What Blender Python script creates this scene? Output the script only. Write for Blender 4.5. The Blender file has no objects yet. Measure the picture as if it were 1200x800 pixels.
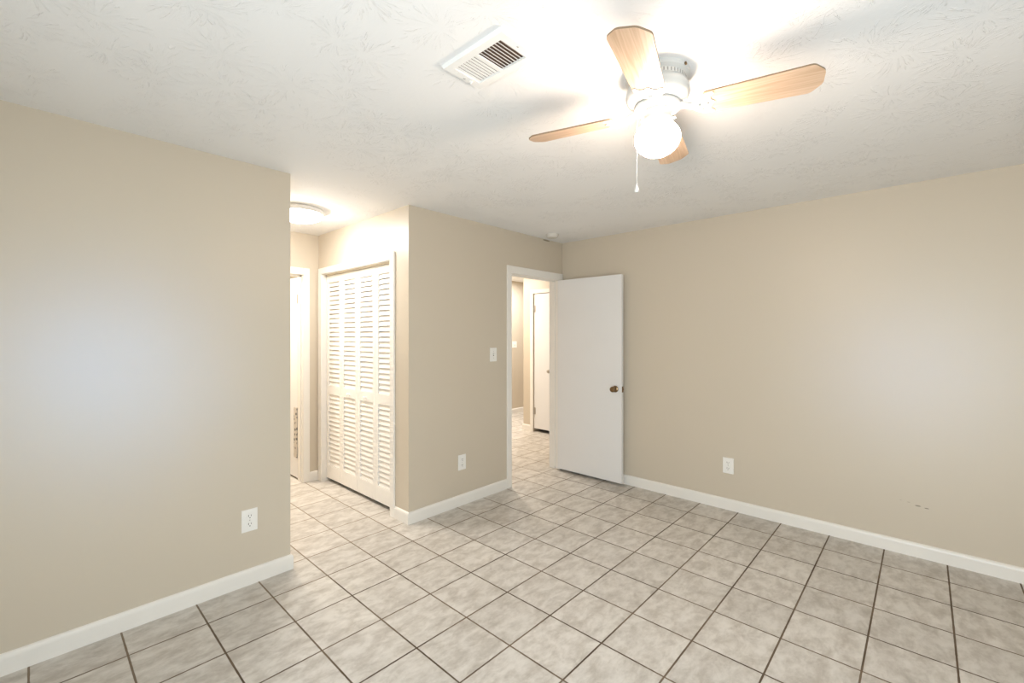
import bpy, bmesh, math, random
from mathutils import Vector, Matrix
C = bpy.context.scene.collection
SC = bpy.context.scene
R = math.radians
# ------------------------------------------------------------------ camera
F_PX, YAW, CY, EYE = 521.14, 42.826, 392.78, 1.442
cam_data = bpy.data.cameras.new('camera')
cam_data.sensor_width = 36.0
cam_data.sensor_fit = 'HORIZONTAL'
cam_data.lens = F_PX * 36.0 / 1200.0
cam_data.shift_y = (CY - 400.0) / 1200.0
cam_data.clip_start = 0.05
cam = bpy.data.objects.new('camera', cam_data)
cam.location = (0, 0, EYE)
cam.rotation_euler = (R(90), 0, R(YAW - 90))
C.objects.link(cam)
SC.camera = cam
# ------------------------------------------------------------------ world, light, exposure
LIGHT = dict(sky=1.0, rear=16.0, rear_beam=0.72, west=90.0, west_beam=0.26, globe=106.0, dome=72.0, hall_passage=60.0, hall_far=28.0, bath=45.0)
SC.view_settings.view_transform = 'Standard'
SC.view_settings.look = 'None'
SC.view_settings.gamma = 1.0
SC.view_settings.use_curve_mapping = False
SC.view_settings.exposure = 0.05
SC.cycles.use_denoising = True
SC.cycles.max_bounces = 10
SC.cycles.diffuse_bounces = 6
SC.cycles.caustics_reflective = False
SC.cycles.caustics_refractive = False
SC.cycles.sample_clamp_indirect = 6.0
world = bpy.data.worlds.new('sky')
SC.world = world
world.use_nodes = True
bg = world.node_tree.nodes['Background']
bg.inputs[0].default_value = (0.72, 0.86, 1.0, 1)
bg.inputs[1].default_value = LIGHT['sky']

def area_light(name, loc, rot, sx, sy, power, col, spread=180.0):
    d = bpy.data.lights.new(name, 'AREA')
    d.shape = 'RECTANGLE'; d.size = sx; d.size_y = sy
    d.energy = power; d.color = col; d.spread = R(spread)
    o = bpy.data.objects.new(name, d)
    o.location = loc; o.rotation_euler = rot
    C.objects.link(o)
    return o
# daylight entering by the two windows behind the camera, plus two added beams
area_light('daylight_rear', (0.55, -1.24, 1.05), (R(90), 0, 0), 1.14, 1.24, LIGHT['rear'], (0.45, 0.74, 1.0))
area_light('patch_beam_rear', (0.30, -1.22, 1.22), (R(90), 0, 0), 0.36, 0.56, LIGHT['rear_beam'], (0.24, 0.52, 1.0), 20.0)  # added narrow beam, throws the bluish patch on the left wall
area_light('patch_beam_west', (-1.02, 0.10, 1.16), (R(90), 0, R(-90)), 0.55, 0.40, LIGHT['west_beam'], (0.32, 0.55, 1.0), 18.0)  # added narrow beam, throws the soft patch on the right wall
area_light('daylight_west', (-1.04, -0.25, 1.02), (R(90), 0, R(-90)), 1.74, 1.84, LIGHT['west'], (0.86, 0.955, 1.0))
# ceiling lights of the passage and of the bathroom, out of view, plus an added fill
area_light('passage_light', (4.35, 4.95, 2.42), (0, 0, 0), 0.3, 0.3, LIGHT['hall_passage'], (1.0, 0.90, 0.78))
area_light('passage_far_fill', (5.75, 5.0, 2.42), (0, 0, 0), 0.3, 0.3, LIGHT['hall_far'], (0.95, 0.95, 0.95))  # added fill lamp, brightens the farthest wall
area_light('bathroom_light', (1.25, 5.1, 2.42), (0, 0, 0), 0.3, 0.3, LIGHT['bath'], (1.0, 0.90, 0.76))

# ------------------------------------------------------------------ materials
class NT:
    def __init__(s, name):
        m = bpy.data.materials.new(name); m.use_nodes = True
        s.m = m; s.t = m.node_tree; s.b = s.t.nodes['Principled BSDF']
    def n(s, typ, **kw):
        x = s.t.nodes.new(typ)
        for k, v in kw.items():
            if k.startswith('i_'):
                key = k[2:]
                x.inputs[int(key) if key.isdigit() else key].default_value = v
            else: setattr(x, k, v)
        return x
    def l(s, a, b): s.t.links.new(a, b)
    def set(s, i, v): s.b.inputs[i].default_value = v
    def math(s, op, a, b=None, c=None, clamp=False):
        x = s.t.nodes.new('ShaderNodeMath'); x.operation = op; x.use_clamp = clamp
        for i, v in enumerate((a, b, c)):
            if v is None: continue
            if isinstance(v, (int, float)): x.inputs[i].default_value = v
            else: s.l(v, x.inputs[i])
        return x.outputs[0]
    def vmath(s, op, a, b=None, scale=None):
        x = s.t.nodes.new('ShaderNodeVectorMath'); x.operation = op
        for i, v in enumerate((a, b)):
            if v is None: continue
            if isinstance(v, (tuple, list)): x.inputs[i].default_value = v
            else: s.l(v, x.inputs[i])
        if scale is not None: x.inputs['Scale'].default_value = scale
        return x
    def mix(s, fac, a, b):
        x = s.t.nodes.new('ShaderNodeMix'); x.data_type = 'RGBA'
        for i, v in ((0, fac), (6, a), (7, b)):
            if isinstance(v, (int, float)): x.inputs[i].default_value = v
            elif isinstance(v, (tuple, list)): x.inputs[i].default_value = tuple(v) + ((1,) if len(v) == 3 else ())
            else: s.l(v, x.inputs[i])
        return x.outputs[2]
    def ramp(s, v, lo, hi):
        x = s.t.nodes.new('ShaderNodeMapRange'); x.clamp = True; x.interpolation_type = 'SMOOTHSTEP'
        s.l(v, x.inputs[0]); x.inputs[1].default_value = lo; x.inputs[2].default_value = hi
        return x.outputs[0]
    def bump(s, h, strength, dist):
        x = s.t.nodes.new('ShaderNodeBump'); x.inputs['Strength'].default_value = strength
        x.inputs['Distance'].default_value = dist
        s.l(h, x.inputs['Height']); s.l(x.outputs[0], s.b.inputs['Normal'])
    def pos(s): return s.t.nodes.new('ShaderNodeNewGeometry').outputs['Position']

def plain(name, col, rough=0.5, metal=0.0, vary=0.03, scale=30.0, bump=0.0):
    k = NT(name)
    nz = k.n('ShaderNodeTexNoise', i_Scale=scale, i_Detail=3.0)
    k.l(k.pos(), nz.inputs['Vector'])
    lo = [c * (1 - vary) for c in col]; hi = [min(1, c * (1 + vary)) for c in col]
    k.l(k.mix(nz.outputs[0], lo, hi), k.b.inputs['Base Color'])
    k.set('Roughness', rough); k.set('Metallic', metal)
    if bump: k.bump(nz.outputs[0], bump, 0.002)
    return k.m

def wall_paint(name, col, marks=()):
    k = NT(name)
    p = k.pos()
    nz = k.n('ShaderNodeTexNoise', i_Scale=1.6, i_Detail=2.0); k.l(p, nz.inputs['Vector'])
    c = k.mix(nz.outputs[0], [x * 0.985 for x in col], [x * 1.015 for x in col])
    for (cx, cy, cz, rx, ry, rz, sc) in marks:      # small marks with a shape of their own
        d = k.vmath('SUBTRACT', p, (cx, cy, cz)).outputs[0]
        d = k.vmath('DIVIDE', d, (rx, ry, rz)).outputs[0]
        ln = k.vmath('LENGTH', d).outputs['Value']
        msk = k.math('SUBTRACT', 1.0, k.ramp(ln, 0.55, 1.0))
        c = k.mix(k.math('MULTIPLY', msk, 0.8), c, sc)
    k.l(c, k.b.inputs['Base Color'])
    fine = k.n('ShaderNodeTexNoise', i_Scale=260.0, i_Detail=2.0); k.l(p, fine.inputs['Vector'])
    brush = k.n('ShaderNodeTexNoise', i_Scale=9.0, i_Detail=3.0); k.l(p, brush.inputs['Vector'])
    h = k.math('ADD', k.math('MULTIPLY', fine.outputs[0], 0.25), brush.outputs[0])
    k.bump(h, 0.10, 0.003)
    k.set('Roughness', 0.40); k.set('Specular IOR Level', 0.5)
    return k.m

BEIGE = (0.565, 0.497, 0.400)
M = {}
M['wall'] = wall_paint('beige_eggshell_paint', BEIGE)
M['wall_right'] = wall_paint('beige_eggshell_paint_scuffed', BEIGE, (
    (3.92, 0.030, 0.332, 0.05, 0.018, 0.006, (0.20, 0.17, 0.12)),
    (3.92, -0.012, 0.326, 0.05, 0.014, 0.004, (0.16, 0.13, 0.09)),
    (3.92, 0.075, 0.345, 0.05, 0.010, 0.004, (0.42, 0.36, 0.28)),
    (3.92, 0.115, 0.350, 0.05, 0.008, 0.003, (0.45, 0.39, 0.30))))
M['wall_far'] = wall_paint('beige_eggshell_paint_marked', BEIGE, (
    (3.645, 2.889, 2.430, 0.075, 0.05, 0.010, (0.16, 0.12, 0.06)),))  # short dark brown mark painted just below the ceiling

def ceiling_mat():
    k = NT('stomped_white_ceiling')
    p = k.pos()
    wob = k.n('ShaderNodeTexNoise', i_Scale=7.0, i_Detail=1.0); k.l(p, wob.inputs['Vector'])
    off = k.vmath('SCALE', k.vmath('SUBTRACT', wob.outputs['Color'], (0.5, 0.5, 0.5)).outputs[0], scale=0.05).outputs[0]
    q = k.vmath('ADD', p, off).outputs[0]
    hs = None
    for sc, seed, amp in ((3.6, 0.0, 1.0), (4.6, 7.31, 0.8)):
        qq = k.vmath('ADD', q, (seed, seed * 1.7, 0)).outputs[0]
        v = k.n('ShaderNodeTexVoronoi', voronoi_dimensions='2D', feature='F1', i_Scale=sc)
        k.l(qq, v.inputs['Vector'])
        d = k.vmath('SUBTRACT', qq, v.outputs['Position']).outputs[0]
        d = k.vmath('MULTIPLY', d, (1, 1, 0)).outputs[0]
        r = k.vmath('LENGTH', d).outputs['Value']
        u = k.vmath('NORMALIZE', d).outputs[0]
        sp = k.n('ShaderNodeCombineXYZ'); k.l(k.math('MULTIPLY', r, 7.0), sp.inputs[2])
        u = k.vmath('SCALE', u, scale=5.0).outputs[0]
        w = k.vmath('ADD', u, sp.outputs[0]).outputs[0]
        w = k.vmath('ADD', w, k.vmath('SCALE', v.outputs['Color'], scale=40.0).outputs[0]).outputs[0]
        nz = k.n('ShaderNodeTexNoise', i_Scale=1.5, i_Detail=2.0, i_Roughness=0.6); k.l(w, nz.inputs['Vector'])
        ridge = k.math('SUBTRACT', 1.0, k.math('MULTIPLY', k.math('ABSOLUTE', k.math('SUBTRACT', nz.outputs[0], 0.5)), 16.0), clamp=True)
        up = k.ramp(nz.outputs[0], 0.585, 0.62)
        ridge = k.math('ADD', k.math('MULTIPLY', ridge, 0.12), k.math('MULTIPLY', up, 0.9))
        fall = k.math('MULTIPLY', k.ramp(r, 0.015, 0.04), k.math('SUBTRACT', 1.0, k.ramp(r, 0.09, 0.17)))
        cs = k.n('ShaderNodeSeparateXYZ'); k.l(v.outputs['Color'], cs.inputs[0])
        fall = k.math('MULTIPLY', fall, k.ramp(cs.outputs[1], 0.30, 0.60))
        h = k.math('MULTIPLY', k.math('MULTIPLY', ridge, fall), amp)
        hs = h if hs is None else k.math('MAXIMUM', hs, h)
    n2 = k.n('ShaderNodeTexNoise', i_Scale=55.0, i_Detail=4.0); k.l(p, n2.inputs['Vector'])
    hs = k.math('ADD', hs, k.math('MULTIPLY', n2.outputs[0], 0.16))
    k.bump(hs, 0.62, 0.005)
    k.set('Base Color', (0.81, 0.805, 0.80, 1)); k.set('Roughness', 0.85); k.set('Specular IOR Level', 0.2)
    return k.m
M['ceiling'] = ceiling_mat()

TILE, TX, TY = 0.30403, 1.2057, 1.7175
def floor_mat():
    k = NT('mottled_grey_beige_ceramic_tile')
    p = k.pos()
    u = k.vmath('DIVIDE', k.vmath('SUBTRACT', p, (TX, TY, 0)).outputs[0], (TILE, TILE, 1)).outputs[0]
    wv = k.n('ShaderNodeTexNoise', i_Scale=26.0, i_Detail=2.0); k.l(p, wv.inputs['Vector'])
    sep = k.n('ShaderNodeSeparateXYZ'); k.l(u, sep.inputs[0])
    ds = []
    for ax in (0, 1):
        f = k.math('FRACT', sep.outputs[ax])
        ds.append(k.math('MULTIPLY', k.math('MINIMUM', f, k.math('SUBTRACT', 1.0, f)), TILE))
    d = k.math('MINIMUM', ds[0], ds[1])
    d = k.math('ADD', d, k.math('MULTIPLY', k.math('SUBTRACT', wv.outputs[0], 0.5), 0.0022))
    tile = k.ramp(d, 0.0032, 0.0047)
    fl = k.vmath('FLOOR', k.vmath('MULTIPLY', u, (1, 1, 0)).outputs[0]).outputs[0]
    wn = k.n('ShaderNodeTexWhiteNoise', noise_dimensions='3D'); k.l(fl, wn.inputs['Vector'])
    shift = k.vmath('SCALE', wn.outputs['Color'], scale=20.0).outputs[0]
    pv = k.vmath('MULTIPLY', p, (0.75, 1.25, 1)).outputs[0]
    pv = k.vmath('ADD', pv, shift).outputs[0]
    n1 = k.n('ShaderNodeTexNoise', i_Scale=13.0, i_Detail=8.0, i_Roughness=0.62, i_Distortion=0.35); k.l(pv, n1.inputs['Vector'])
    n2 = k.n('ShaderNodeTexNoise', i_Scale=38.0, i_Detail=5.0, i_Roughness=0.7); k.l(pv, n2.inputs['Vector'])
    blotch = k.ramp(k.math('ADD', k.math('MULTIPLY', n1.outputs[0], 0.75), k.math('MULTIPLY', n2.outputs[0], 0.25)), 0.30, 0.66)
    c = k.mix(blotch, (0.395, 0.360, 0.318), (0.625, 0.597, 0.555))
    tone = k.math('MULTIPLY_ADD', wn.outputs['Value'], 0.10, 0.95)
    c = k.vmath('MULTIPLY', c, None)
    k.l(tone, c.inputs[1]); c = c.outputs[0]
    gn = k.n('ShaderNodeTexNoise', i_Scale=2.3, i_Detail=3.0); k.l(p, gn.inputs['Vector'])
    grout = k.mix(k.ramp(gn.outputs[0], 0.35, 0.65), (0.075, 0.050, 0.030), (0.17, 0.125, 0.085))
    py = k.n('ShaderNodeSeparateXYZ'); k.l(p, py.inputs[0])
    grout = k.mix(k.ramp(py.outputs[1], 2.3, 3.2), grout, (0.27, 0.215, 0.155))   # paler joints towards the hall and the passage
    k.l(k.mix(tile, grout, c), k.b.inputs['Base Color'])
    rg = k.math('MULTIPLY_ADD', tile, -0.42, 0.85)
    k.l(k.math('ADD', rg, k.math('MULTIPLY', k.math('SUBTRACT', n2.outputs[0], 0.5), 0.15)), k.b.inputs['Roughness'])
    h = k.math('ADD', tile, k.math('MULTIPLY', n2.outputs[0], 0.08))
    k.bump(h, 0.6, 0.002)
    return k.m
M['floor'] = floor_mat()

def wood_mat():
    k = NT('light_oak_blade')
    tc = k.n('ShaderNodeTexCoord')
    v = k.vmath('MULTIPLY', tc.outputs['Object'], (3.0, 60.0, 20.0)).outputs[0]
    nz = k.n('ShaderNodeTexNoise', i_Scale=1.0, i_Detail=5.0, i_Distortion=0.8); k.l(v, nz.inputs['Vector'])
    c = k.mix(k.ramp(nz.outputs[0], 0.32, 0.68), (0.47, 0.315, 0.20), (0.64, 0.465, 0.335))
    k.l(c, k.b.inputs['Base Color']); k.set('Roughness', 0.4)
    return k.m
M['wood'] = wood_mat()
M['edge'] = plain('dark_blade_edge', (0.22, 0.15, 0.09), 0.5)
M['trim'] = plain('white_semi_gloss_trim', (0.78, 0.75, 0.70), 0.3, vary=0.02, scale=12)
M['door'] = plain('white_flush_door_paint', (0.735, 0.725, 0.715), 0.38, vary=0.02, scale=4)
M['plastic'] = plain('white_plastic', (0.80, 0.78, 0.74), 0.35)
M['enamel'] = plain('white_enamel', (0.82, 0.81, 0.79), 0.25)
M['fan'] = plain('off_white_fan_enamel', (0.62, 0.61, 0.58), 0.3)
M['detector'] = plain('aged_white_plastic', (0.62, 0.59, 0.54), 0.5)
M['louver'] = plain('white_louver_paint', (0.80, 0.775, 0.73), 0.45)
M['track'] = plain('almond_metal_track', (0.62, 0.55, 0.42), 0.4)
M['dark'] = plain('dark_void', (0.02, 0.017, 0.014), 0.9)
M['slot'] = plain('dark_slot', (0.09, 0.08, 0.07), 0.7)
M['duct_backing'] = plain('brown_duct_shade', (0.085, 0.05, 0.035), 0.8)  # dark brown stands for the shade inside the duct
M['brass'] = plain('aged_brass', (0.24, 0.16, 0.085), 0.28, metal=1.0)
M['steel'] = plain('dull_steel', (0.50, 0.48, 0.45), 0.35, metal=1.0)
M['greyvent'] = plain('grey_slot_shadowed_metal', (0.30, 0.29, 0.27), 0.6)
def cloth_mat():
    k = NT('grey_patterned_cloth')
    v = k.n('ShaderNodeTexVoronoi', i_Scale=26.0); k.l(k.pos(), v.inputs['Vector'])
    k.l(k.mix(k.ramp(v.outputs['Distance'], 0.25, 0.5), (0.10, 0.10, 0.10), (0.55, 0.50, 0.44)), k.b.inputs['Base Color'])
    k.set('Roughness', 0.9)
    return k.m
M['cloth'] = cloth_mat()
def glow(name, col, strength):
    k = NT(name)
    k.set('Base Color', (0.9, 0.88, 0.84, 1)); k.set('Roughness', 0.3)
    k.set('Emission Color', (*col, 1)); k.set('Emission Strength', strength)
    return k.m
M['globe'] = glow('lit_opal_glass', (1.0, 0.80, 0.63), LIGHT['globe'])
M['dome'] = glow('lit_frosted_dome', (1.0, 0.97, 0.94), LIGHT['dome'])

# ------------------------------------------------------------------ mesh helpers
def obj(name, bm, mat, parent=None, smooth=False, loc=None):
    me = bpy.data.meshes.new(name)
    bmesh.ops.recalc_face_normals(bm, faces=bm.faces)
    bm.to_mesh(me); bm.free()
    for m in (mat if isinstance(mat, (list, tuple)) else [mat]): me.materials.append(m)
    if smooth:
        for p in me.polygons: p.use_smooth = True
        me.set_sharp_from_angle(angle=R(35))
    o = bpy.data.objects.new(name, me); C.objects.link(o)
    if parent: o.parent = parent
    if loc: o.location = loc
    return o
def thing(name, label, cat, loc=(0, 0, 0), rotz=0.0, group=None, kind=None):
    o = bpy.data.objects.new(name, None); o.empty_display_size = 0.1
    C.objects.link(o); o.location = loc; o.rotation_euler = (0, 0, rotz)
    return tag(o, label, cat, group, kind)
def tag(o, label=None, cat=None, group=None, kind=None):
    if label: o['label'] = label
    if cat: o['category'] = cat
    if group: o['group'] = group
    if kind: o['kind'] = kind
    return o
def struct(name, bm, mat, label=None, cat=None, smooth=False):
    return tag(obj(name, bm, mat, smooth=smooth), label, cat, None, 'structure')
def B(): return bmesh.new()
def box(bm, a, b, mi=0, bev=0.0, mtx=None):
    r = bmesh.ops.create_cube(bm, size=1.0)
    vs = r['verts']
    for v in vs:
        v.co = Vector([(a[i] + b[i]) / 2 + v.co[i] * abs(b[i] - a[i]) for i in range(3)])
    fs = set(f for v in vs for f in v.link_faces)
    for f in fs: f.material_index = mi
    if bev:
        es = list(set(e for v in vs for e in v.link_edges))
        rr = bmesh.ops.bevel(bm, geom=es, offset=bev, segments=2, affect='EDGES', profile=0.6)
        vs = list(set(v for f in rr['faces'] for v in f.verts) | set(v for v in vs if v.is_valid))
        for f in rr['faces']: f.material_index = mi
    if mtx is not None:
        for v in vs: v.co = mtx @ v.co
    return vs
def lathe(bm, prof, seg=40, mi=0, mtx=None, cap=True):
    rings = []
    for r, z in prof:
        if r < 1e-6: rings.append([bm.verts.new((0, 0, z))])
        else: rings.append([bm.verts.new((r * math.cos(2 * math.pi * i / seg), r * math.sin(2 * math.pi * i / seg), z)) for i in range(seg)])
    for A, Bq in zip(rings[:-1], rings[1:]):
        for i in range(seg):
            j = (i + 1) % seg
            if len(A) == 1 and len(Bq) == 1: continue
            if len(A) == 1: f = bm.faces.new((A[0], Bq[i], Bq[j]))
            elif len(Bq) == 1: f = bm.faces.new((A[i], Bq[0], A[j]))
            else: f = bm.faces.new((A[i], Bq[i], Bq[j], A[j]))
            f.material_index = mi
    if cap:
        for r in (rings[0], rings[-1]):
            if len(r) > 1:
                f = bm.faces.new(r); f.material_index = mi
    vs = [v for r in rings for v in r]
    if mtx is not None:
        for v in vs: v.co = mtx @ v.co
    return vs
def prism(bm, poly, z0, z1, mi=0, mtx=None, side_mi=None):
    lo = [bm.verts.new((x, y, z0)) for x, y in poly]; hi = [bm.verts.new((x, y, z1)) for x, y in poly]
    bm.faces.new(lo).material_index = mi; bm.faces.new(hi).material_index = mi
    n = len(poly)
    for i in range(n):
        f = bm.faces.new((lo[i], lo[(i + 1) % n], hi[(i + 1) % n], hi[i]))
        f.material_index = mi if side_mi is None else side_mi
    if mtx is not None:
        for v in lo + hi: v.co = mtx @ v.co
    return lo + hi
def tube(bm, pts, r, seg=8, mi=0):
    rings = []
    pts = [Vector(p) for p in pts]
    for i, p in enumerate(pts):
        t = (pts[min(i + 1, len(pts) - 1)] - pts[max(i - 1, 0)]).normalized()
        a = t.orthogonal().normalized() if abs(t.z) > 0.99 else t.cross(Vector((0, 0, 1))).normalized()
        b = t.cross(a)
        rr = r[i] if isinstance(r, (list, tuple)) else r
        rings.append([bm.verts.new(p + rr * (math.cos(2 * math.pi * k / seg) * a + math.sin(2 * math.pi * k / seg) * b)) for k in range(seg)])
    for A, Bq in zip(rings[:-1], rings[1:]):
        for k in range(seg):
            bm.faces.new((A[k], A[(k + 1) % seg], Bq[(k + 1) % seg], Bq[k])).material_index = mi
    bm.faces.new(rings[0]); bm.faces.new(rings[-1])
def along(bm, pts, prof):
    """extrude a (offset, height) profile along a floor polyline, the room on its right-hand side, corners mitred"""
    pts = [Vector((x, y)) for x, y in pts]
    nrm = []
    for a, b in zip(pts[:-1], pts[1:]):
        t = (b - a).normalized(); nrm.append(Vector((t.y, -t.x)))
    secs = []
    for i, p in enumerate(pts):
        if i == 0: m = nrm[0]
        elif i == len(pts) - 1: m = nrm[-1]
        else:
            s = nrm[i - 1] + nrm[i]; m = s / (1 + nrm[i - 1].dot(nrm[i]))
        secs.append([bm.verts.new((p.x + m.x * o, p.y + m.y * o, z)) for o, z in prof])
    n = len(prof)
    for A, Bq in zip(secs[:-1], secs[1:]):
        for k in range(n): bm.faces.new((A[k], A[(k + 1) % n], Bq[(k + 1) % n], Bq[k]))
    bm.faces.new(secs[0]); bm.faces.new(secs[-1])

# ------------------------------------------------------------------ the room shell
ZC = 2.44
XR, YD, YL, XC, XL, YE = 3.920, 2.889, 2.873, 1.955, 1.085, 4.460
XE, YN = 5.12, 5.56
b = B(); box(b, (-1.2, -1.4, -0.06), (7.7, 5.8, 0.0)); struct('floor', b, M['floor'], 'grey beige ceramic tile floor with dark grout lines', 'floor')
b = B(); box(b, (-1.2, -1.4, ZC), (7.7, 5.8, ZC + 0.06)); struct('ceiling', b, M['ceiling'], 'white stomp textured ceiling', 'ceiling')

b = B(); box(b, (-1.0, YL, 0), (XL, 2.983, ZC)); struct('wall_left', b, M['wall'], 'beige wall at the left ending beside the hall', 'wall')
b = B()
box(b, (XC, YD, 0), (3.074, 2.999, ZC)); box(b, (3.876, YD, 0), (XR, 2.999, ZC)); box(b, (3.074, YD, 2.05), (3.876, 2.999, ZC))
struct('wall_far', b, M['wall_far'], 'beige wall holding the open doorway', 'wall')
b = B()
box(b, (XC, 2.999, 0), (2.065, 3.110, ZC)); box(b, (XC, 4.385, 0), (2.065, YE, ZC)); box(b, (XC, 3.110, 2.065), (2.065, 4.385, ZC))
struct('wall_closet', b, M['wall'], 'beige wall around the louvered closet', 'wall')
b = B()
box(b, (0.84, YE, 0), (1.03, 4.57, ZC)); box(b, (1.817, YE, 0), (2.76, 4.57, ZC)); box(b, (1.03, YE, 2.05), (1.817, 4.57, ZC))
struct('wall_hall', b, M['wall'], 'beige wall at the end of the little hall', 'wall')
b = B(); box(b, (0.84, 2.983, 0), (0.95, YE, ZC)); struct('wall_inner', b, M['wall'])
b = B(); box(b, (XR, -1.31, 0), (4.03, YD, ZC)); struct('wall_right', b, M['wall_right'], 'long bare beige wall on the right with small scuff marks', 'wall')
b = B(); box(b, (XR, YD, 0), (XE, 2.999, ZC)); struct('wall_passage', b, M['wall'])
b = B()
box(b, (XE, 2.889, 0), (5.23, 3.920, ZC)); box(b, (XE, 4.303, 0), (5.23, 4.505, ZC)); box(b, (XE, 3.920, 2.066), (5.23, 4.303, ZC))
box(b, (5.23, 4.395, 0), (7.5, 4.505, ZC))
struct('wall_beyond', b, M['wall'], 'beige wall seen through the doorway around the narrow white door', 'wall')
b = B(); box(b, (0.4, YN, 0), (7.61, 5.67, ZC)); struct('wall_north', b, M['wall'], 'farthest beige wall seen through the doorway', 'wall')
b = B(); box(b, (7.5, 4.505, 0), (7.61, YN, ZC)); struct('wall_east', b, M['wall'])
b = B(); box(b, (2.65, 2.999, 0), (2.76, YE, ZC)); box(b, (2.65, 4.57, 0), (2.76, YN, ZC)); struct('wall_partition', b, M['wall'])
b = B(); box(b, (0.4, 4.57, 0), (0.51, YN, ZC)); struct('wall_bath', b, M['wall'])
# closet of the passage behind the narrow door
b = B(); box(b, (5.23, 3.80, 0), (5.75, 3.84, ZC)); box(b, (5.75, 3.80, 0), (5.79, 4.395, ZC)); struct('wall_cupboard', b, M['wall'])
# the two walls behind the camera, with their windows
b = B()
for a, c in (((-1.11, 0), (-0.05, ZC)), ((1.15, 0), (XR, ZC)), ((-0.05, 0), (1.15, 0.4)), ((-0.05, 1.7), (1.15, ZC))):
    box(b, (a[0], -1.31, a[1]), (c[0], -1.2, c[1]))
struct('wall_rear', b, M['wall'])
b = B()
for a, c in (((-1.2, 0), (-1.15, ZC)), ((0.65, 0), (2.983, ZC)), ((-1.15, 0), (0.65, 0.08)), ((-1.15, 1.96), (0.65, ZC))):
    box(b, (-1.11, a[0], a[1]), (-1.0, c[0], c[1]))
struct('wall_west', b, M['wall'])
b = B()
for a, c in (((-0.05, 0.4), (-0.02, 1.7)), ((1.12, 0.4), (1.15, 1.7)), ((-0.02, 0.4), (1.12, 0.43)), ((-0.02, 1.67), (1.12, 1.7)), ((-0.02, 1.03), (1.12, 1.07))):
    box(b, (a[0], -1.235, a[1]), (c[0], -1.195, c[1]))
struct('window_1', b, M['trim'], 'white sash window behind the viewer', 'window')
b = B()
for a, c in (((-1.15, 0.08), (-1.12, 1.96)), ((0.62, 0.08), (0.65, 1.96)), ((-1.12, 0.08), (0.62, 0.11)), ((-1.12, 1.93), (0.62, 1.96)), ((-0.28, 0.11), (-0.22, 1.93))):
    box(b, (-1.035, a[0], a[1]), (-0.995, c[0], c[1]))
struct('window_2', b, M['trim'], 'white sliding glass door behind the viewer', 'window')

# baseboards
BP = [(0, 0), (0.014, 0), (0.014, 0.070), (0.0125, 0.079), (0.009, 0.086), (0.004, 0.090), (0, 0.091)]
def baseboard(name, pts, label=None):
    b = B(); along(b, pts, BP); struct(name, b, M['trim'], label, 'baseboard' if label else None)
baseboard('baseboard_left', [(-1.0, YL), (XL, YL), (XL, 2.983)], 'white baseboard along the left wall')
baseboard('baseboard_far', [(XC, 3.072), (XC, YD), (3.040, YD)], 'white baseboard wrapping the corner between closet and doorway')
baseboard('baseboard_right', [(XR, YD), (XR, -1.2)], 'long white baseboard along the right wall')
baseboard('baseboard_hall', [(1.862, YE), (XC, YE), (XC, 4.441)], 'short white baseboard in the hall corner by the closet')
baseboard('baseboard_beyond', [(7.5, 4.505), (XE, 4.505), (XE, 4.361)], 'short white baseboard left of the narrow door beyond the doorway')
baseboard('baseboard_north', [(2.76, YN), (7.5, YN)], 'white baseboard of the farthest wall beyond the doorway')

# casings and jambs
def board(b, a, c): box(b, a, c, bev=0.004)
# trim_1: bedroom doorway
b = B()
board(b, (3.040, YD - 0.016, 0), (3.098, YD, 2.105)); board(b, (3.852, YD - 0.016, 0), (3.912, YD, 2.105)); board(b, (3.098, YD - 0.016, 2.034), (3.852, YD, 2.105))
box(b, (3.074, YD, 0), (3.094, 3.0, 2.03)); box(b, (3.856, YD, 0), (3.876, 3.0, 2.03)); box(b, (3.074, YD, 2.03), (3.876, 3.0, 2.05))
box(b, (3.094, 2.935, 0), (3.104, 2.968, 2.03)); box(b, (3.846, 2.935, 0), (3.856, 2.968, 2.03)); box(b, (3.104, 2.935, 2.02), (3.846, 2.968, 2.03))
board(b, (3.040, 2.999, 0), (3.098, 3.015, 2.105)); board(b, (3.852, 2.999, 0), (3.912, 3.015, 2.105)); board(b, (3.098, 2.999, 2.034), (3.852, 3.015, 2.105))
struct('trim_1', b, M['trim'], 'white casing and jambs around the open doorway', 'door frame')
# trim_2: closet
b = B()
board(b, (XC - 0.016, 3.072, 0), (XC, 3.130, 2.105)); board(b, (XC - 0.016, 4.367, 0), (XC, 4.441, 2.105)); board(b, (XC - 0.016, 3.130, 2.045), (XC, 4.367, 2.105))
box(b, (XC, 3.110, 0), (2.065, 3.128, 2.045)); box(b, (XC, 4.367, 0), (2.065, 4.385, 2.045)); box(b, (XC, 3.110, 2.045), (2.065, 4.385, 2.065))
t2 = struct('trim_2', b, M['trim'], 'white casing around the louvered closet doors', 'door frame')
b = B(); box(b, (1.985, 3.130, 2.031), (2.03, 4.365, 2.0448)); obj('track', b, M['track'], t2)
# trim_3: doorway at the end of the hall
b = B()
board(b, (0.985, YE - 0.016, 0), (1.047, YE, 2.10)); board(b, (1.800, YE - 0.016, 0), (1.862, YE, 2.10)); board(b, (1.047, YE - 0.016, 2.034), (1.800, YE, 2.10))
box(b, (1.03, YE, 0), (1.05, 4.57, 2.03)); box(b, (1.797, YE, 0), (1.817, 4.57, 2.03)); box(b, (1.03, YE, 2.03), (1.817, 4.57, 2.05))
box(b, (1.787, 4.49, 0), (1.797, 4.525, 2.03)); box(b, (1.05, 4.49, 2.02), (1.797, 4.525, 2.03))
struct('trim_3', b, M['trim'], 'white casing of the doorway at the end of the hall', 'door frame')
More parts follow.
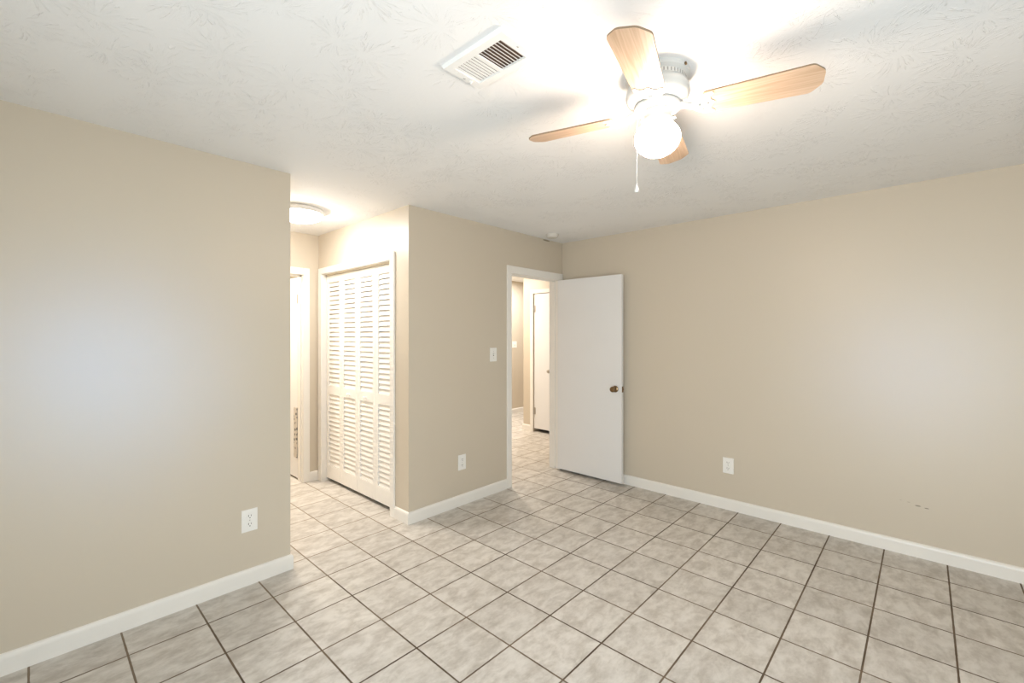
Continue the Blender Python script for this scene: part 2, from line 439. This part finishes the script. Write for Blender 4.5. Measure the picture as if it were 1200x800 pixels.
# trim_4: narrow door beyond the doorway
b = B()
board(b, (XE - 0.016, 4.303, 0), (XE, 4.361, 2.125)); board(b, (XE - 0.016, 3.862, 0), (XE, 3.920, 2.125)); board(b, (XE - 0.016, 3.920, 2.066), (XE, 4.303, 2.125))
struct('trim_4', b, M['trim'], 'white casing around the narrow door beyond the doorway', 'door frame')

# ------------------------------------------------------------------ doors
MX = lambda loc, axis, ang: Matrix.Translation(loc) @ Matrix.Rotation(ang, 4, axis)
KNOB = [(0, 0), (0.032, 0), (0.032, 0.006), (0.026, 0.010), (0.012, 0.014), (0.010, 0.030), (0.017, 0.036), (0.0265, 0.046), (0.028, 0.056), (0.024, 0.066), (0.012, 0.071), (0, 0.072)]
# door_1: bedroom door, opened against the right wall; origin at its hinge pin
d1 = thing('door_1', 'white flush door standing open against the right wall', 'door', (3.853, 2.876, 0), R(0.4), kind='structure')
b = B(); box(b, (-0.035, -0.758, 0.024), (0.0, -0.003, 2.027), bev=0.0015); obj('leaf', b, M['door'], d1)
b = B(); lathe(b, KNOB, 28, mtx=MX((-0.035, -0.692, 0.925), 'Y', R(-90))); tag(obj('door_knob', b, M['brass'], d1, True), 'aged brass round knob on the room side')
b = B(); lathe(b, [(r, z * 0.78) for r, z in KNOB], 28, mtx=MX((0.0, -0.692, 0.925), 'Y', R(90))); obj('door_knob', b, M['brass'], d1, True)
b = B(); box(b, (-0.029, -0.7605, 0.896), (-0.006, -0.757, 0.953)); box(b, (-0.025, -0.768, 0.915), (-0.010, -0.7595, 0.935), bev=0.003); obj('latch', b, M['brass'], d1)
for z in (0.24, 1.03, 1.80):
    b = B(); lathe(b, [(0, 0), (0.0055, 0), (0.0055, 0.09), (0, 0.09)], 12, mtx=Matrix.Translation((0.004, 0.002, z))); box(b, (-0.030, -0.0035, z), (0.0, -0.0012, z + 0.09)); obj('hinge', b, M['steel'], d1)
# door_2: bathroom door, swung in beyond the end of the hall
d2 = thing('door_2', 'white door swung inward at the end of the hall, mostly hidden by left wall', 'door', (1.800, 4.578, 0), R(0), kind='structure')
b = B(); box(b, (0.0, 0.006, 0.02), (0.035, 0.74, 2.02), bev=0.0015); obj('leaf', b, M['door'], d2)
for z in (0.24, 1.76):
    b = B(); lathe(b, [(0, 0), (0.0055, 0), (0.0055, 0.09), (0, 0.09)], 12, mtx=Matrix.Translation((-0.004, 0.0, z))); box(b, (-0.002, 0.004, z), (0.0, 0.034, z + 0.09)); obj('hinge', b, M['steel'], d2)
b = B(); lathe(b, KNOB, 24, mtx=MX((0.0, 0.68, 0.93), 'Y', R(-90))); obj('door_knob', b, M['brass'], d2, True)
# door_3: narrow closed door beyond the doorway
d3 = thing('door_3', 'narrow white closed door seen through the open doorway', 'door', (XE, 4.300, 0), 0, kind='structure')
b = B(); box(b, (0.004, -0.376, 0.05), (0.038, -0.001, 2.06), bev=0.0015); obj('leaf', b, M['door'], d3)
b = B(); lathe(b, KNOB, 20, mtx=MX((0.004, -0.318, 0.92), 'Y', R(-90))); obj('door_knob', b, M['steel'], d3, True)
for z in (0.26, 1.79):
    b = B(); lathe(b, [(0, 0), (0.007, 0), (0.007, 0.10), (0, 0.10)], 12, mtx=Matrix.Translation((-0.003, -0.004, z))); box(b, (0.0, -0.034, z), (0.004, -0.004, z + 0.10)); obj('hinge', b, M['steel'], d3)

# louvered bifold closet doors: two doors of two panels each
PX0, PT = 1.993, 0.028          # front plane and thickness
Y0, Y1 = 3.133, 4.362
PW = (Y1 - Y0) / 4
def panel(parent, y0, knob_side=None, ang=0.0):
    w = PW - 0.003
    st = 0.042                                       # stile width
    b = B()
    x0, x1 = 0.0, PT
    box(b, (x0, 0, 0.034), (x1, st, 2.028), bev=0.002); box(b, (x0, w - st, 0.034), (x1, w, 2.028), bev=0.002)
    box(b, (x0, st, 0.034), (x1, w - st, 0.165), bev=0.001); box(b, (x0, st, 0.862), (x1, w - st, 0.945), bev=0.001); box(b, (x0, st, 1.962), (x1, w - st, 2.028), bev=0.001)
    p = obj('panel', b, M['louver'], parent, loc=(PX0 - parent.location.x, y0 - parent.location.y, 0))
    p.rotation_euler = (0, 0, ang)
    b = B()
    for z0, z1, n in ((0.165, 0.862, 16), (0.945, 1.962, 23)):
        pitch = (z1 - z0) / n
        for i in range(n):
            zc = z0 + (i + 0.5) * pitch
            # the outer (hall side) edge of each slat hangs lower
            m = Matrix.Translation((PT / 2, w / 2, zc)) @ Matrix.Rotation(R(19), 4, 'Y')
            box(b, (-0.0024, -(w / 2 - st + 0.001), -0.0220), (0.0024, (w / 2 - st + 0.001), 0.0220), bev=0.001, mtx=m)
    obj('louvers', b, M['louver'], p)
    if knob_side is not None:
        b = B(); lathe(b, [(0, 0), (0.007, 0), (0.007, 0.010), (0.015, 0.016), (0.0165, 0.022), (0.012, 0.028), (0, 0.030)], 20, mtx=MX((0.0, w / 2, 0.895), 'Y', R(-90)))
        obj('knob', b, M['louver'], p, True)
    return p
cl = thing('bifold_door', 'left pair of white louvered bifold closet panels, nearer the hall end', 'closet door', (PX0, Y0 + 2 * PW, 0), 0, 'louvered bifold closet doors')
panel(cl, Y0 + 2 * PW + 0.0015, True); panel(cl, Y0 + 3 * PW + 0.0015)
cr = thing('bifold_door', 'right pair of white louvered bifold closet panels, nearer the outside wall corner', 'closet door', (PX0, Y0, 0), 0, 'louvered bifold closet doors')
panel(cr, Y0 + 0.0015); panel(cr, Y0 + PW + 0.0015, True)

# cloth showing low in the gap beside the bathroom door
b = B()
prism(b, [(0, 0), (0.0, 0.012), (-0.004, 0.03), (-0.002, 0.05), (-0.005, 0.068), (-0.010, 0.068), (-0.008, 0.05), (-0.010, 0.03), (-0.006, 0.0)], 0.22, 0.72)
tag(obj('towel', b, M['cloth'], loc=(1.7995, 4.586, 0)), 'grey patterned cloth strip hanging low on the door at the hall end', 'cloth')

# ------------------------------------------------------------------ electrical plates
def face(axis):       # local frame: x to the right along the wall, y out of the wall into the room, z up
    return {'left': 0.0, 'far': 0.0, 'right': R(-90), 'north': 0.0}[axis]
def outlet(loc, rot, label, depth=0.007):
    t = thing('electrical_outlet', label, 'outlet', loc, rot, 'duplex outlets low on the walls')
    b = B(); box(b, (-0.0415, -depth, -0.064), (0.0415, 0, 0.064), bev=0.0025); obj('plate', b, M['plastic'], t)
    for s in (1, -1):
        zc = s * 0.0235
        b = B()
        pts = []
        for i in range(28):
            a = 2 * math.pi * i / 28
            pts.append((0.0195 * math.cos(a), max(-0.0145, min(0.0145, 0.0195 * math.sin(a)))))
        prism(b, pts, 0, 0.003, mtx=MX((0, -depth, zc), 'X', R(90)))
        rc = obj('receptacle', b, M['plastic'], t)
        b = B()
        box(b, (-0.0085, -depth - 0.0036, zc - 0.001), (-0.0055, -depth - 0.0028, zc + 0.010)); box(b, (0.0055, -depth - 0.0036, zc), (0.0080, -depth - 0.0028, zc + 0.009))
        lathe(b, [(0, 0), (0.003, 0), (0.003, 0.0008), (0, 0.0008)], 12, mtx=MX((0, -depth - 0.0028, zc - 0.008), 'X', R(90)))
        obj('slots', b, M['slot'], rc)
    b = B(); lathe(b, [(0, 0), (0.0035, 0), (0.0025, 0.0015), (0, 0.0018)], 12, mtx=MX((0, -depth, 0), 'X', R(90))); obj('screw', b, M['steel'], t)
    return t
outlet((0.857, YL, 0.371), 0, 'white duplex outlet low on the left wall above its baseboard')
outlet((2.487, YD, 0.363), 0, 'white duplex outlet low on the wall between closet and doorway')
outlet((XR, 1.187, 0.366), R(-90), 'white duplex outlet low on the long right wall, plate standing proud', 0.016)
def switch(loc, rot, label, w=0.0415, h=0.062):
    t = thing('light_switch', label, 'light switch', loc, rot, 'light switches on the walls')
    b = B(); box(b, (-w, -0.007, -h), (w, 0, h), bev=0.0025); obj('plate', b, M['plastic'], t)
    b = B(); box(b, (-0.0055, -0.0076, -0.012), (0.0055, -0.0068, 0.012)); obj('slot', b, M['slot'], t)
    b = B(); box(b, (-0.004, -0.020, -0.004), (0.004, 0, 0.005), bev=0.001, mtx=MX((0, -0.005, 0), 'X', R(-25))); obj('toggle', b, M['plastic'], t)
    for s in (-1, 1):
        b = B(); lathe(b, [(0, 0), (0.0035, 0), (0.0025, 0.0015), (0, 0.0018)], 12, mtx=MX((0, -0.007, s * 0.030), 'X', R(90))); obj('screw', b, M['steel'], t)
    return t
switch((2.862, YD, 1.266), 0, 'white toggle light switch on the wall left of the open doorway')
switch((6.065, YN, 1.270), 0, 'white light switch on the farthest wall seen through the doorway', 0.060, 0.060)

# ------------------------------------------------------------------ ceiling things
# air vent
VX0, VX1, VY0, VY1 = 1.030, 1.226, 1.000, 1.312
vt = thing('air_vent', 'white rectangular ceiling air register with louvers half open', 'air vent', ((VX0 + VX1) / 2, (VY0 + VY1) / 2, ZC))
hx, hy, dz = (VX1 - VX0) / 2, (VY1 - VY0) / 2, 0.012
ix, iy = hx - 0.034, hy - 0.036
b = B()
def ring(bm, x, y, z): return [bm.verts.new((sx * x, sy * y, z)) for sx, sy in ((-1, -1), (1, -1), (1, 1), (-1, 1))]
r0, r1, r2, r3 = ring(b, hx, hy, 0), ring(b, hx - 0.006, hy - 0.006, -dz), ring(b, ix, iy, -dz), ring(b, ix, iy, -0.001)
for A, Q in ((r0, r1), (r1, r2), (r2, r3)):
    for i in range(4): b.faces.new((A[i], A[(i + 1) % 4], Q[(i + 1) % 4], Q[i]))
box(b, (-ix, -0.006, -dz), (ix, 0.006, -dz + 0.004))
obj('frame', b, M['enamel'], vt)
b = B(); box(b, (-ix, -iy, -0.003), (ix, iy, -0.001)); obj('duct_backing', b, M['duct_backing'], vt)  # flat dark plate in place of the shaded duct opening
for sgn in (-1, 1):
    b = B()
    n = 8; a0, a1 = (0.006, iy) 
    for i in range(n):
        yc = sgn * (a0 + (i + 0.5) * (a1 - a0) / n)
        m = Matrix.Translation((0, yc, -dz + 0.0050)) @ Matrix.Rotation(R(3 if sgn > 0 else 32), 4, 'X')
        box(b, (-ix, -0.0058, -0.0005), (ix, 0.0058, 0.0005), mtx=m)
    obj('louver_bank', b, M['enamel'], vt)
for sgn in (-1, 1):
    b = B(); lathe(b, [(0, 0), (0.0045, 0), (0.003, -0.0025), (0, -0.003)], 14, mtx=Matrix.Translation((0.0, sgn * (hy - 0.018), -dz))); obj('screw', b, M['steel'], vt)
b = B(); box(b, (-0.003, 0, -0.014), (0.003, 0.012, 0.0), bev=0.001, mtx=MX((0.022, iy + 0.002, -dz), 'X', R(-30))); obj('lever', b, M['enamel'], vt)

# smoke detector
sd = thing('smoke_detector', 'small round white smoke detector on the ceiling near the far corner', 'smoke detector', (3.50, 2.70, ZC))
b = B(); lathe(b, [(0, 0), (0.064, 0), (0.064, -0.010), (0.060, -0.012)], 36); obj('base', b, M['detector'], sd, True)
b = B(); lathe(b, [(0.060, -0.010), (0.058, -0.024), (0.050, -0.033), (0.030, -0.037), (0, -0.038)], 36); obj('cover', b, M['detector'], sd, True)

# flush dome light in the hall
dl = thing('ceiling_light', 'lit round flush dome light on the hall ceiling, half hidden by left wall', 'ceiling light', (1.44, 3.63, ZC))
b = B(); lathe(b, [(0, 0), (0.170, 0), (0.183, -0.012), (0.185, -0.030), (0.180, -0.040), (0.168, -0.042)], 56); obj('rim', b, M['enamel'], dl, True)
b = B(); lathe(b, [(0.168, -0.040)] + [(0.168 * math.cos(R(a)), -0.040 - 0.062 * math.sin(R(a))) for a in range(8, 90, 9)] + [(0, -0.102)], 56, cap=False); obj('dome', b, M['dome'], dl, True)
b = B(); lathe(b, [(0, -0.100), (0.011, -0.101), (0.011, -0.106), (0.006, -0.110), (0.008, -0.118), (0.004, -0.125), (0, -0.126)], 20); obj('finial', b, M['steel'], dl, True)

# ceiling fan
FX, FY = 1.6357, 0.7536
fan = thing('ceiling_fan', 'white hugger ceiling fan with four oak blades and lit globe', 'ceiling fan', (FX, FY, ZC))
b = B(); lathe(b, [(0, 0), (0.118, 0), (0.118, -0.016), (0.112, -0.020), (0.104, -0.024), (0.104, -0.040), (0.110, -0.044), (0.117, -0.060), (0.119, -0.078), (0.112, -0.098), (0.098, -0.110), (0.075, -0.116), (0, -0.116)], 56)
house = obj('motor_housing', b, M['fan'], fan, True)
b = B()
for i in range(48):
    a = 2 * math.pi * i / 48
    box(b, (-0.0025, 0.1030, -0.038), (0.0025, 0.1048, -0.026), mtx=Matrix.Rotation(a, 4, 'Z'))
obj('cooling_slots', b, M['greyvent'], house)
for a in (20, 140, 260):
    b = B(); lathe(b, [(0, 0), (0.006, 0), (0.006, 0.004), (0, 0.006)], 12, mtx=Matrix.Rotation(R(a), 4, 'Z') @ MX((0.118, 0, -0.009), 'Y', R(90))); obj('screw', b, M['brass'], house)
b = B(); lathe(b, [(0, -0.116), (0.082, -0.116), (0.086, -0.122), (0.084, -0.130), (0.060, -0.136), (0, -0.136)], 48); obj('rotor_hub', b, M['fan'], fan, True)
b = B(); lathe(b, [(0, -0.136), (0.050, -0.136), (0.053, -0.142), (0.050, -0.160), (0.047, -0.172), (0.058, -0.176), (0.058, -0.184), (0, -0.184)], 40); sw = obj('switch_housing', b, M['fan'], fan, True)
for a in (30, 150, 270):
    b = B(); lathe(b, [(0, 0), (0.003, 0), (0.003, 0.010), (0.006, 0.010), (0.006, 0.016), (0, 0.017)], 10, mtx=Matrix.Rotation(R(a), 4, 'Z') @ MX((0.056, 0, -0.180), 'Y', R(90))); obj('thumbscrew', b, M['steel'], sw)
gp = [(0.048, -0.180), (0.052, -0.184)]
for i in range(0, 15):
    a = R(55 - i * 145 / 14)
    gp.append((0.085 * math.cos(a), -0.241 + (0.064 if a > 0 else 0.068) * math.sin(a)))
gp.append((0, -0.3092))
b = B(); lathe(b, gp, 48, cap=False); obj('globe', b, M['globe'], fan, True)
# pull chain at the left of the globe
b = B()
side = Vector((math.sin(R(YAW)), -math.cos(R(YAW)))) * -1
fwd = Vector((math.cos(R(YAW)), math.sin(R(YAW)))) * -1
def at(s, f, z): return (side.x * s + fwd.x * f, side.y * s + fwd.y * f, z)
tube(b, [at(0.046, 0.03, -0.150), at(0.070, 0.045, -0.152), at(0.084, 0.054, -0.166), at(0.094, 0.056, -0.190), at(0.095, 0.056, -0.436)], 0.0014, 6)
pc = obj('pull_chain', b, M['fan'], fan)
b = B(); lathe(b, [(0, -0.428), (0.003, -0.430), (0.004, -0.438), (0.0075, -0.446), (0.0085, -0.454), (0.006, -0.459), (0, -0.460)], 16, mtx=Matrix.Translation(at(0.095, 0.056, -0.007))); obj('pull_knob', b, M['fan'], pc, True)
# blades
def rounded(pts, rad, seg=5):
    out = []; n = len(pts)
    for i in range(n):
        p0, p, p1 = Vector(pts[i - 1]), Vector(pts[i]), Vector(pts[(i + 1) % n])
        a = (p0 - p).normalized(); c = (p1 - p).normalized()
        for j in range(seg + 1):
            t = j / seg
            q = p + a * rad * (1 - t) ** 2 + c * rad * t ** 2
            out.append((q.x, q.y))
    return out
BL0, BL1 = 0.165, 0.533
outline = rounded([(BL0, -0.056), (BL1 - 0.034, -0.068), (BL1, -0.030), (BL1, 0.030), (BL1 - 0.034, 0.068), (BL0, 0.056)], 0.012)
plate = [(0.128, -0.020), (0.150, -0.040), (0.172, -0.052), (0.196, -0.054), (0.200, -0.044), (0.186, -0.030), (0.190, -0.016), (0.204, 0.0), (0.190, 0.016), (0.186, 0.030), (0.200, 0.044), (0.196, 0.054), (0.172, 0.052), (0.150, 0.040), (0.128, 0.020)]
ZB = -0.144
PITCH = R(-12)
for k in range(4):
    rz = R(-74.3 + 90 * k)
    P = Matrix.Translation((0, 0, ZB)) @ Matrix.Rotation(PITCH, 4, 'X')
    b = B(); prism(b, outline, 0.0, 0.006, mtx=P, side_mi=1)
    bl = obj('blade', b, [M['wood'], M['edge']], fan); bl.rotation_euler = (0, 0, rz)
    b = B(); prism(b, plate, -0.0035, -0.0002, mtx=P)
    tube(b, [(0.070, 0, -0.127), (0.090, 0, -0.131), (0.110, 0, -0.140), (0.132, 0, -0.1455), (0.150, 0, -0.1465)], [0.011, 0.012, 0.011, 0.012, 0.010], 10)
    ir = obj('blade_iron', b, M['fan'], bl)
    for x, y in ((0.160, -0.028), (0.160, 0.028), (0.178, 0.0)):
        b = B(); lathe(b, [(0, -0.0033), (0.0055, -0.0033), (0.004, -0.0055), (0, -0.006)], 12, mtx=P @ Matrix.Translation((x, y, 0)))
        obj('screw', b, M['steel'], ir)
